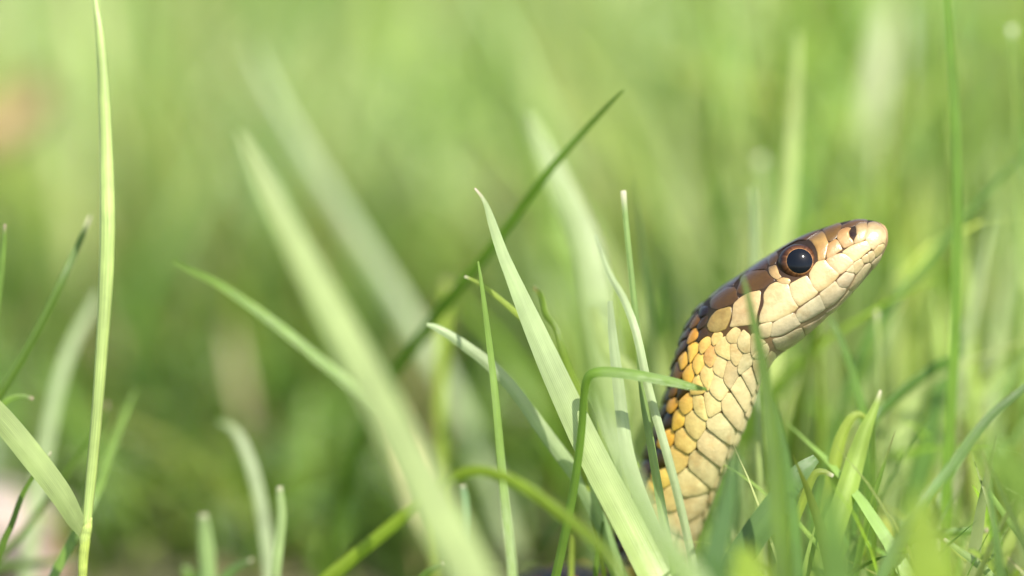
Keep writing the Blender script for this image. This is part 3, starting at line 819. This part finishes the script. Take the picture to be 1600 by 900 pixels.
B('long broad soft yellow-green blade slanting down through the open foreground', [(374, 205), (395, 250), (430, 320), (480, 415), (531, 510), (585, 610), (638, 712), (688, 805), (738, 900), (790, 1000)], [10, 32, 46, 56, 64, 72, 80, 86, 88], [-30, -34, -38, -42], (.31, .37, .15), fold=.12, tilt=-.15)
B('soft green blade slanting into the long broad foreground blade', [(270, 408), (300, 424), (345, 446), (420, 498), (500, 562), (560, 615), (620, 690), (670, 780), (715, 890), (745, 980)], [4, 9, 13, 16, 18, 18, 18], [-16, -20, -24], (.13, .22, .03), tilt=.45)
B('yellow-green blade bent into a low arch', [(1010, 985), (985, 925), (950, 868), (905, 825), (850, 782), (795, 748), (745, 736), (700, 750), (650, 790), (600, 832), (550, 872), (500, 915), (460, 965)], [6, 12, 17, 19, 20, 20, 20, 20, 22, 24, 26, 27, 28], [-26, -22, -18, -16, -14, -13], (.19, .27, .025), fold=.25, tilt=.3)
B('broad faint grey-green blade far behind the long yellow-green one', [(395, 80), (430, 155), (475, 235), (540, 340), (595, 425), (650, 515), (705, 610), (755, 725), (800, 860)], [12, 30, 38, 42, 42, 42], [70, 62, 55], 'glaucous')
B('dark green blade slanting up behind the pale blade with the withered tip', [(974, 141), (952, 163), (920, 197), (862, 262), (805, 338), (752, 408), (700, 470), (645, 545), (595, 620), (560, 700)], [3, 9, 14, 20, 24, 26, 28], [3, 7, 15, 28], (.105, .19, .020), tilt=.35)
B('broad soft pale blade with a yellowed spot behind the slanting dark blade', [(826, 178), (842, 218), (865, 268), (900, 342), (922, 405), (935, 480), (950, 560), (966, 650), (985, 760)], [14, 46, 64, 72, 72, 70, 64], [26, 22, 18, 16], (.24, .31, .115), fold=.1)
B('sharp pale blade with a withered twisted tip', [(742, 294), (757, 314), (768, 345), (783, 390), (800, 432), (830, 502), (860, 570), (892, 640), (930, 720), (972, 800), (1015, 885), (1045, 950)], [3, 7, 15, 21, 27, 42, 52, 58, 62, 64, 64, 62], [-3, -3.5, -4, -4.5, -6, -9], (.30, .37, .17), fold=.14, tip=(.62, .47, .40), tilt=.12, base=(.26, .34, .08))
B('pale blade with a blunt tip leaning behind the withered-tip blade', [(667, 507), (682, 512), (712, 530), (760, 565), (800, 605), (840, 660), (880, 715), (905, 750), (935, 810), (960, 880)], [5, 14, 20, 23, 26, 28, 28], [0, 0, 1], 'glaucous', base=(.08, .16, .04), fold=.3)  # dark base colour: shadow of the withered-tip blade painted into the lower half
B('thin upright green blade crossing the blunt-tipped pale blade', [(747, 408), (752, 440), (760, 500), (768, 565), (776, 640), (783, 720), (790, 790), (797, 850), (802, 910)], [3, 8, 11, 13, 15, 16, 16], [-4, -5, -8, -12], (.13, .21, .03), tilt=.3)
B('short thin yellow-green blade sticking out from the withered-tip blade', [(726, 432), (738, 437), (756, 447), (780, 466), (803, 486), (832, 515), (862, 570), (890, 650)], [4, 6, 8, 10, 10, 10], [-1, 0], 'yellow', tip=TIPW)
B('narrow twisted yellow-green blade tucked behind the withered-tip blade', [(834, 449), (846, 462), (853, 490), (868, 512), (878, 545), (895, 595), (920, 650), (950, 730), (985, 830)], [4, 10, 7, 12, 20, 28, 30], [2, 0, 1], (.17, .25, .03), twist=2.2, tip=TIPB)
B('blade folded at a sharp bend, its free end lying across the snake', [(1104, 608), (1085, 605), (1055, 598), (1020, 591), (980, 584), (945, 581), (925, 584), (916, 596), (912, 625), (908, 680), (899, 748), (888, 808), (876, 866), (864, 920)], [4, 11, 16, 17, 17, 16, 14, 12, 12, 13, 14, 14, 15], [-7.5, -7.5, -7, -6, -5.5], (.10, .18, .016), fold=.35, tilt=-.55, seg=48)
B('slender upright stalk with a whitish tip just behind the snake neck', [(974, 298), (977, 335), (982, 387), (990, 464), (998, 540), (1005, 620), (1015, 683), (1028, 760), (1043, 847), (1054, 920)], [9, 9, 10, 11, 13, 15, 16], [-1, -3, -6], (.17, .25, .07), tip=TIPW, fold=.5)
B('slender pale stalk slanting across the front of the snake neck', [(932, 368), (951, 425), (974, 466), (994, 519), (1012, 602), (1030, 667), (1047, 727), (1067, 807), (1088, 902), (1104, 990)], [6, 11, 13, 14, 14, 14, 13, 13], [2, -4, -6.5, -7], 'glaucous', fold=.5)
B('whitish broad blade against the side of the snake neck', [(953, 470), (958, 530), (966, 600), (973, 660), (981, 712), (997, 767), (1020, 827), (1042, 878), (1065, 940)], [8, 18, 22, 24, 28, 32, 34], [-3, -6], 'glaucous', fold=.2)
B('wide pale blade behind the whitish blade at the snake neck', [(926, 480), (945, 540), (985, 590), (1000, 650), (1005, 720), (1010, 800), (1015, 880)], [20, 40, 46, 44, 40], [9], 'pale', fold=.2)
B('thin blade standing upright by the wide pale blade at the snake neck', [(957, 420), (960, 480), (962, 540), (968, 610), (975, 690), (985, 790), (998, 890)], [4, 9, 11, 12, 13], [3], 'pale', fold=.4)
B('soft broad pale blade in front of the withered-tip blade foot', [(928, 612), (945, 655), (970, 715), (1003, 785), (1042, 852), (1078, 905), (1110, 970)], [6, 24, 40, 54, 60], [-28, -32, -36], (.17, .25, .06), fold=.1)
B('soft dark green blade standing upright in front of the snake head', [(1160, 430), (1167, 455), (1176, 495), (1187, 545), (1197, 605), (1206, 680), (1214, 760), (1220, 840), (1225, 920)], [4, 10, 15, 21, 28, 35, 39, 42], [-14.5, -16, -19], (.072, .125, .010), tilt=.5, fold=.3)
B('soft green blade low in front of the snake belly', [(1152, 700), (1144, 745), (1134, 800), (1122, 850), (1110, 910)], [6, 22, 40, 52, 56], [-26, -28], (.060, .120, .028), fold=.15)
B('broad green blade beside the soft blade in front of the snake', [(1190, 560), (1204, 620), (1224, 700), (1238, 780), (1246, 860), (1250, 930)], [6, 14, 20, 24], [-12, -16], (.075, .15, .02), tilt=.4)
B('curved green blade under the snake chin', [(1297, 497), (1308, 518), (1321, 550), (1340, 606), (1348, 645), (1354, 720), (1358, 820)], [6, 12, 15, 16, 16], [8, 6], (.09, .17, .02), tilt=.4)
B('thin straight pale stalk rising beside the curved blade under the chin', [(1370, 486), (1371, 520), (1373, 580), (1375, 640), (1376, 720), (1376, 820)], [9, 9, 10, 10], [12], 'pale', tip=TIPW, fold=.5)
B('thin dark upright blade under the slanting dark blade', [(1366, 642), (1364, 680), (1365, 740), (1366, 800), (1364, 880)], [6, 10, 10, 10], [1], 'deep', tilt=.4)
B('rolled yellow-green blade with a pointed pale tip', [(1376, 610), (1366, 640), (1352, 672), (1338, 715), (1322, 770), (1300, 835), (1282, 905)], [4, 14, 30, 40, 44, 42], [0, -1, -4], (.20, .28, .05), fold=.55, tip=TIPW)
B('yellow-green blade arched over beside the rolled blade', [(1362, 668), (1345, 648), (1328, 656), (1312, 690), (1303, 735), (1296, 790), (1286, 860), (1278, 920)], [6, 12, 20, 26, 30, 32], [1, 0], 'yellow', fold=.4)
B('dark green blade slanting up away from the rolled blade', [(1506, 548), (1485, 562), (1461, 574), (1424, 601), (1396, 625), (1370, 650), (1350, 700), (1338, 780), (1330, 860)], [8, 20, 22, 18, 16, 15, 15], [14, 10, 6, 5], (.07, .14, .02), tilt=.4)
B('long slender bluish green blade curving down past the rolled blade', [(1640, 560), (1600, 606), (1555, 643), (1522, 681), (1489, 727), (1457, 765), (1433, 797), (1400, 853), (1370, 920)], [8, 16, 19, 21, 23, 24], [-9, -12, -15], 'blue', tilt=.2)
B('thin straight green blade with a cut pale tip above the short low pale blade', [(1538, 760), (1546, 770), (1557, 786), (1578, 816), (1602, 851), (1630, 910), (1648, 980)], [6, 9, 10, 11, 11], [-4.5], (.16, .25, .05), tip=TIPW)
B('short straight pale blade lying low near the cut-tip blade', [(1475, 842), (1487, 851), (1503, 863), (1527, 881), (1548, 900), (1575, 945)], [5, 10, 13, 13], [-4.5], (.24, .33, .12), tip=TIPW)
B('short green blade lying level above the low pale blade', [(1545, 829), (1528, 829), (1500, 831), (1465, 835), (1430, 842), (1405, 870), (1395, 930)], [8, 14, 15, 15], [1], (.11, .20, .025), tip=TIPB)
B('tallest upright green blade beyond the snake snout', [(1474, -40), (1480, 0), (1487, 90), (1493, 200), (1496, 300), (1495, 400), (1492, 520), (1486, 640), (1478, 780)], [10, 12, 17, 19, 19, 20, 22], [7], (.105, .19, .02), tilt=.4)
B('slender green blade slanting across the tall upright blade', [(1640, 195), (1600, 240), (1552, 290), (1502, 345), (1440, 420), (1380, 490), (1340, 560), (1310, 660)], [6, 10, 13, 15, 16], [16, 18], (.12, .22, .05), tilt=.2)
B('thin soft stalk with a round pale knob tip beyond the tallest upright blade', [(1581, 42), (1583, 80), (1587, 150), (1590, 240), (1592, 360), (1594, 520)], [12, 8, 11, 12], [22], (.18, .26, .06), tip=(.8, .78, .62), fold=.5)
B('soft pale yellow blade standing behind the snake eye', [(1247, 50), (1245, 110), (1240, 190), (1234, 285), (1225, 385), (1214, 480), (1204, 600)], [8, 26, 32, 36, 40], [26, 24], (.36, .43, .14), fold=.15)
B('broad very pale blurred blade high above the snout', [(1398, 10), (1392, 80), (1383, 150), (1368, 250), (1346, 360), (1322, 480)], [50, 84, 90, 84, 70], [105, 95], (.42, .47, .24), fold=.1)
B('short whitish stalk standing behind the crown of the snake', [(1175, 292), (1178, 325), (1180, 375), (1181, 430), (1183, 520), (1186, 640)], [7, 13, 15, 15], [15], 'glaucous', fold=.4)
B('blurred blade with a pale knob tip behind the short whitish stalk', [(1188, 245), (1195, 285), (1203, 345), (1210, 420), (1216, 520)], [20, 20, 22, 24], [38], (.22, .30, .10), tip=(.7, .66, .5))
B('broad bright pale leaf beside the rolled blade', [(1440, 588), (1428, 625), (1412, 685), (1392, 760), (1370, 850), (1355, 930)], [10, 40, 56, 60, 58], [20, 17], 'pale', fold=.15)
B('broad soft green blade behind the long bluish blade', [(1504, 520), (1485, 570), (1466, 622), (1450, 690), (1434, 765), (1420, 860)], [14, 36, 46, 50], [18], (.10, .19, .04), tilt=.3)
B('broad bluish leaf leaning low beside the snake neck', [(1275, 716), (1255, 734), (1232, 762), (1205, 800), (1175, 842), (1148, 890), (1130, 950)], [16, 46, 58, 60, 56], [-6, -9], (.08, .15, .034), fold=.15)
B('thin yellow-green blade bent over the broad bluish leaf', [(1302, 744), (1286, 737), (1272, 742), (1260, 770), (1238, 825), (1218, 885), (1205, 950)], [6, 13, 14, 14], [-3], 'yellow', tip=TIPW)
B('narrow pale upright blade between the snake neck and the bluish leaf', [(1184, 690), (1186, 720), (1188, 760), (1187, 810), (1186, 880)], [6, 10, 12, 12], [4], 'pale')
B('small blue-green tip standing under the low arched blade', [(722, 757), (725, 775), (726, 805), (723, 845), (720, 910)], [9, 16, 17, 16], [6], (.16, .26, .13), tip=TIPW)
B('small dark curled tip beside the long broad foreground blade', [(696, 878), (682, 886), (665, 897), (650, 920), (645, 970)], [5, 11, 15, 16], [2], 'deep', tip=TIPW)
B('blurred yellow-green tip behind the slanting dark blade', [(697, 438), (697, 460), (694, 500), (690, 560), (688, 660)], [18, 24, 26, 26], [28], 'yellow', tip=TIPB)
B('thin dark blade at the foot of the folded blade', [(942, 815), (938, 845), (933, 870), (930, 905), (926, 960)], [4, 8, 9, 9], [0], 'deep')
B('thin yellowish stalk beside the foot of the folded blade', [(896, 800), (894, 840), (893, 880), (892, 940)], [5, 9, 9], [3], 'yellow')
B('soft bright yellow-green blade low in the foreground beside the bluish blade', [(1432, 770), (1440, 815), (1448, 860), (1455, 920)], [20, 60, 90, 110], [-45], (.21, .29, .03), fold=.1)
B('soft bright blade tip low in front of the bluish leaf', [(1160, 855), (1168, 885), (1176, 930)], [24, 60, 80], [-34], (.21, .29, .03), fold=.1)
B('broad soft green blade low in the foreground under the rolled blade', [(1290, 760), (1300, 830), (1310, 910), (1316, 980)], [30, 70, 90], [-40], (.10, .18, .03), fold=.1)
B('broad very soft blade leaning over the thin blade with the cut tip', [(1530, 700), (1570, 730), (1620, 790), (1660, 880)], [30, 70, 90], [-45, -40], (.17, .26, .05), fold=.1)

r2 = np.random.default_rng(21)
for i in range(16):
    x = r2.uniform(1235, 1610); d = r2.uniform(22, 75); y0 = r2.uniform(90, 470); ln = r2.normal(0, 60)
    pts = [(x + ln * (1 - k) ** 1.6, y0 + (830 - y0) * k) for k in np.linspace(0, 1, 7)]
    w = r2.uniform(14, 40)
    B('%s soft %s blade standing in the thick blurred grass beyond the snout' % ('narrow' if w < 26 else 'broad', ['pale green', 'yellow-green', 'whitish'][i % 3]), pts, [3, w * .6, w * .9, w, w, w], [d], [(.30, .38, .13), (.26, .34, .08), (.34, .40, .19)][i % 3], group='pale blades in the thick grass beyond the snout', fold=.2, tilt=r2.normal(0, .3))

# ------------------------------------------------------------------ stone and dead leaf
def stone():
    import bmesh
    from mathutils import noise
    p = px(2, 880, 0.060)
    bm = bmesh.new(); bmesh.ops.create_icosphere(bm, subdivisions=4, radius=1)
    V = []
    for v in bm.verts:
        c = v.co.normalized()
        n = noise.noise(c * 1.3 + Vector((3, 1, 7))) * .28 + noise.noise(c * 3.1) * .10 + noise.noise(c * 8) * .03
        q = c * (1 + n)
        V.append((q.x * .0095, q.y * .009, max(q.z, -.5) * .0070))
    Fc = [tuple(v.index for v in f.verts) for f in bm.faces]; bm.free()
    V = np.array(V)
    nz = np.array([noise.noise(Vector(v) * 160) for v in V])[:, None]
    cols = np.array((.25, .20, .165)) * (1 + .25 * nz) + np.array((.0, .0, .03)) * (nz > .2)
    o = mesh_obj('stone', V, Fc, M_STONE, cols=cols)
    o.location = (p[0], p[1], -V[:, 2].min() - .0015)
    tag(o, 'pale pinkish grey stone on the soil behind the tall forked stem', 'stone')
stone()

def dead_leaf():
    c = px(6, 222, 0.128)
    n, m = 16, 11
    V, C, UV = [], [], []
    for i in range(n):
        t = i / (n - 1)
        w = .0135 * math.sin(math.pi * min(1, t * .96 + .02)) ** .7
        for j in range(m):
            s = j / (m - 1) * 2 - 1
            V.append((-.008 + .016 * t, s * w * .5, .005 * s * s - .003 * math.sin(t * 4) * (1 + .4 * s) - abs(s) ** .5 * .0007 + .0015))
            C.append(np.array((.36, .25, .12)) * (1 + .3 * math.sin(7 * t + 3 * s)) if s > -.45 else np.array((.20, .19, .13)))
            UV.append((j / (m - 1), t * 3))
    Fc = [(i * m + j, i * m + j + 1, (i + 1) * m + j + 1, (i + 1) * m + j) for i in range(n - 1) for j in range(m - 1)]
    o = mesh_obj('dead_leaf', np.array(V), Fc, M_DEAD, cols=np.array(C), uvs=UV)
    o.location = c; o.rotation_euler = (math.radians(22), math.radians(-12), math.radians(18))
    tag(o, 'curled orange-brown dead leaf caught in the blurred grass behind the tall stem', 'dead leaf')
dead_leaf()
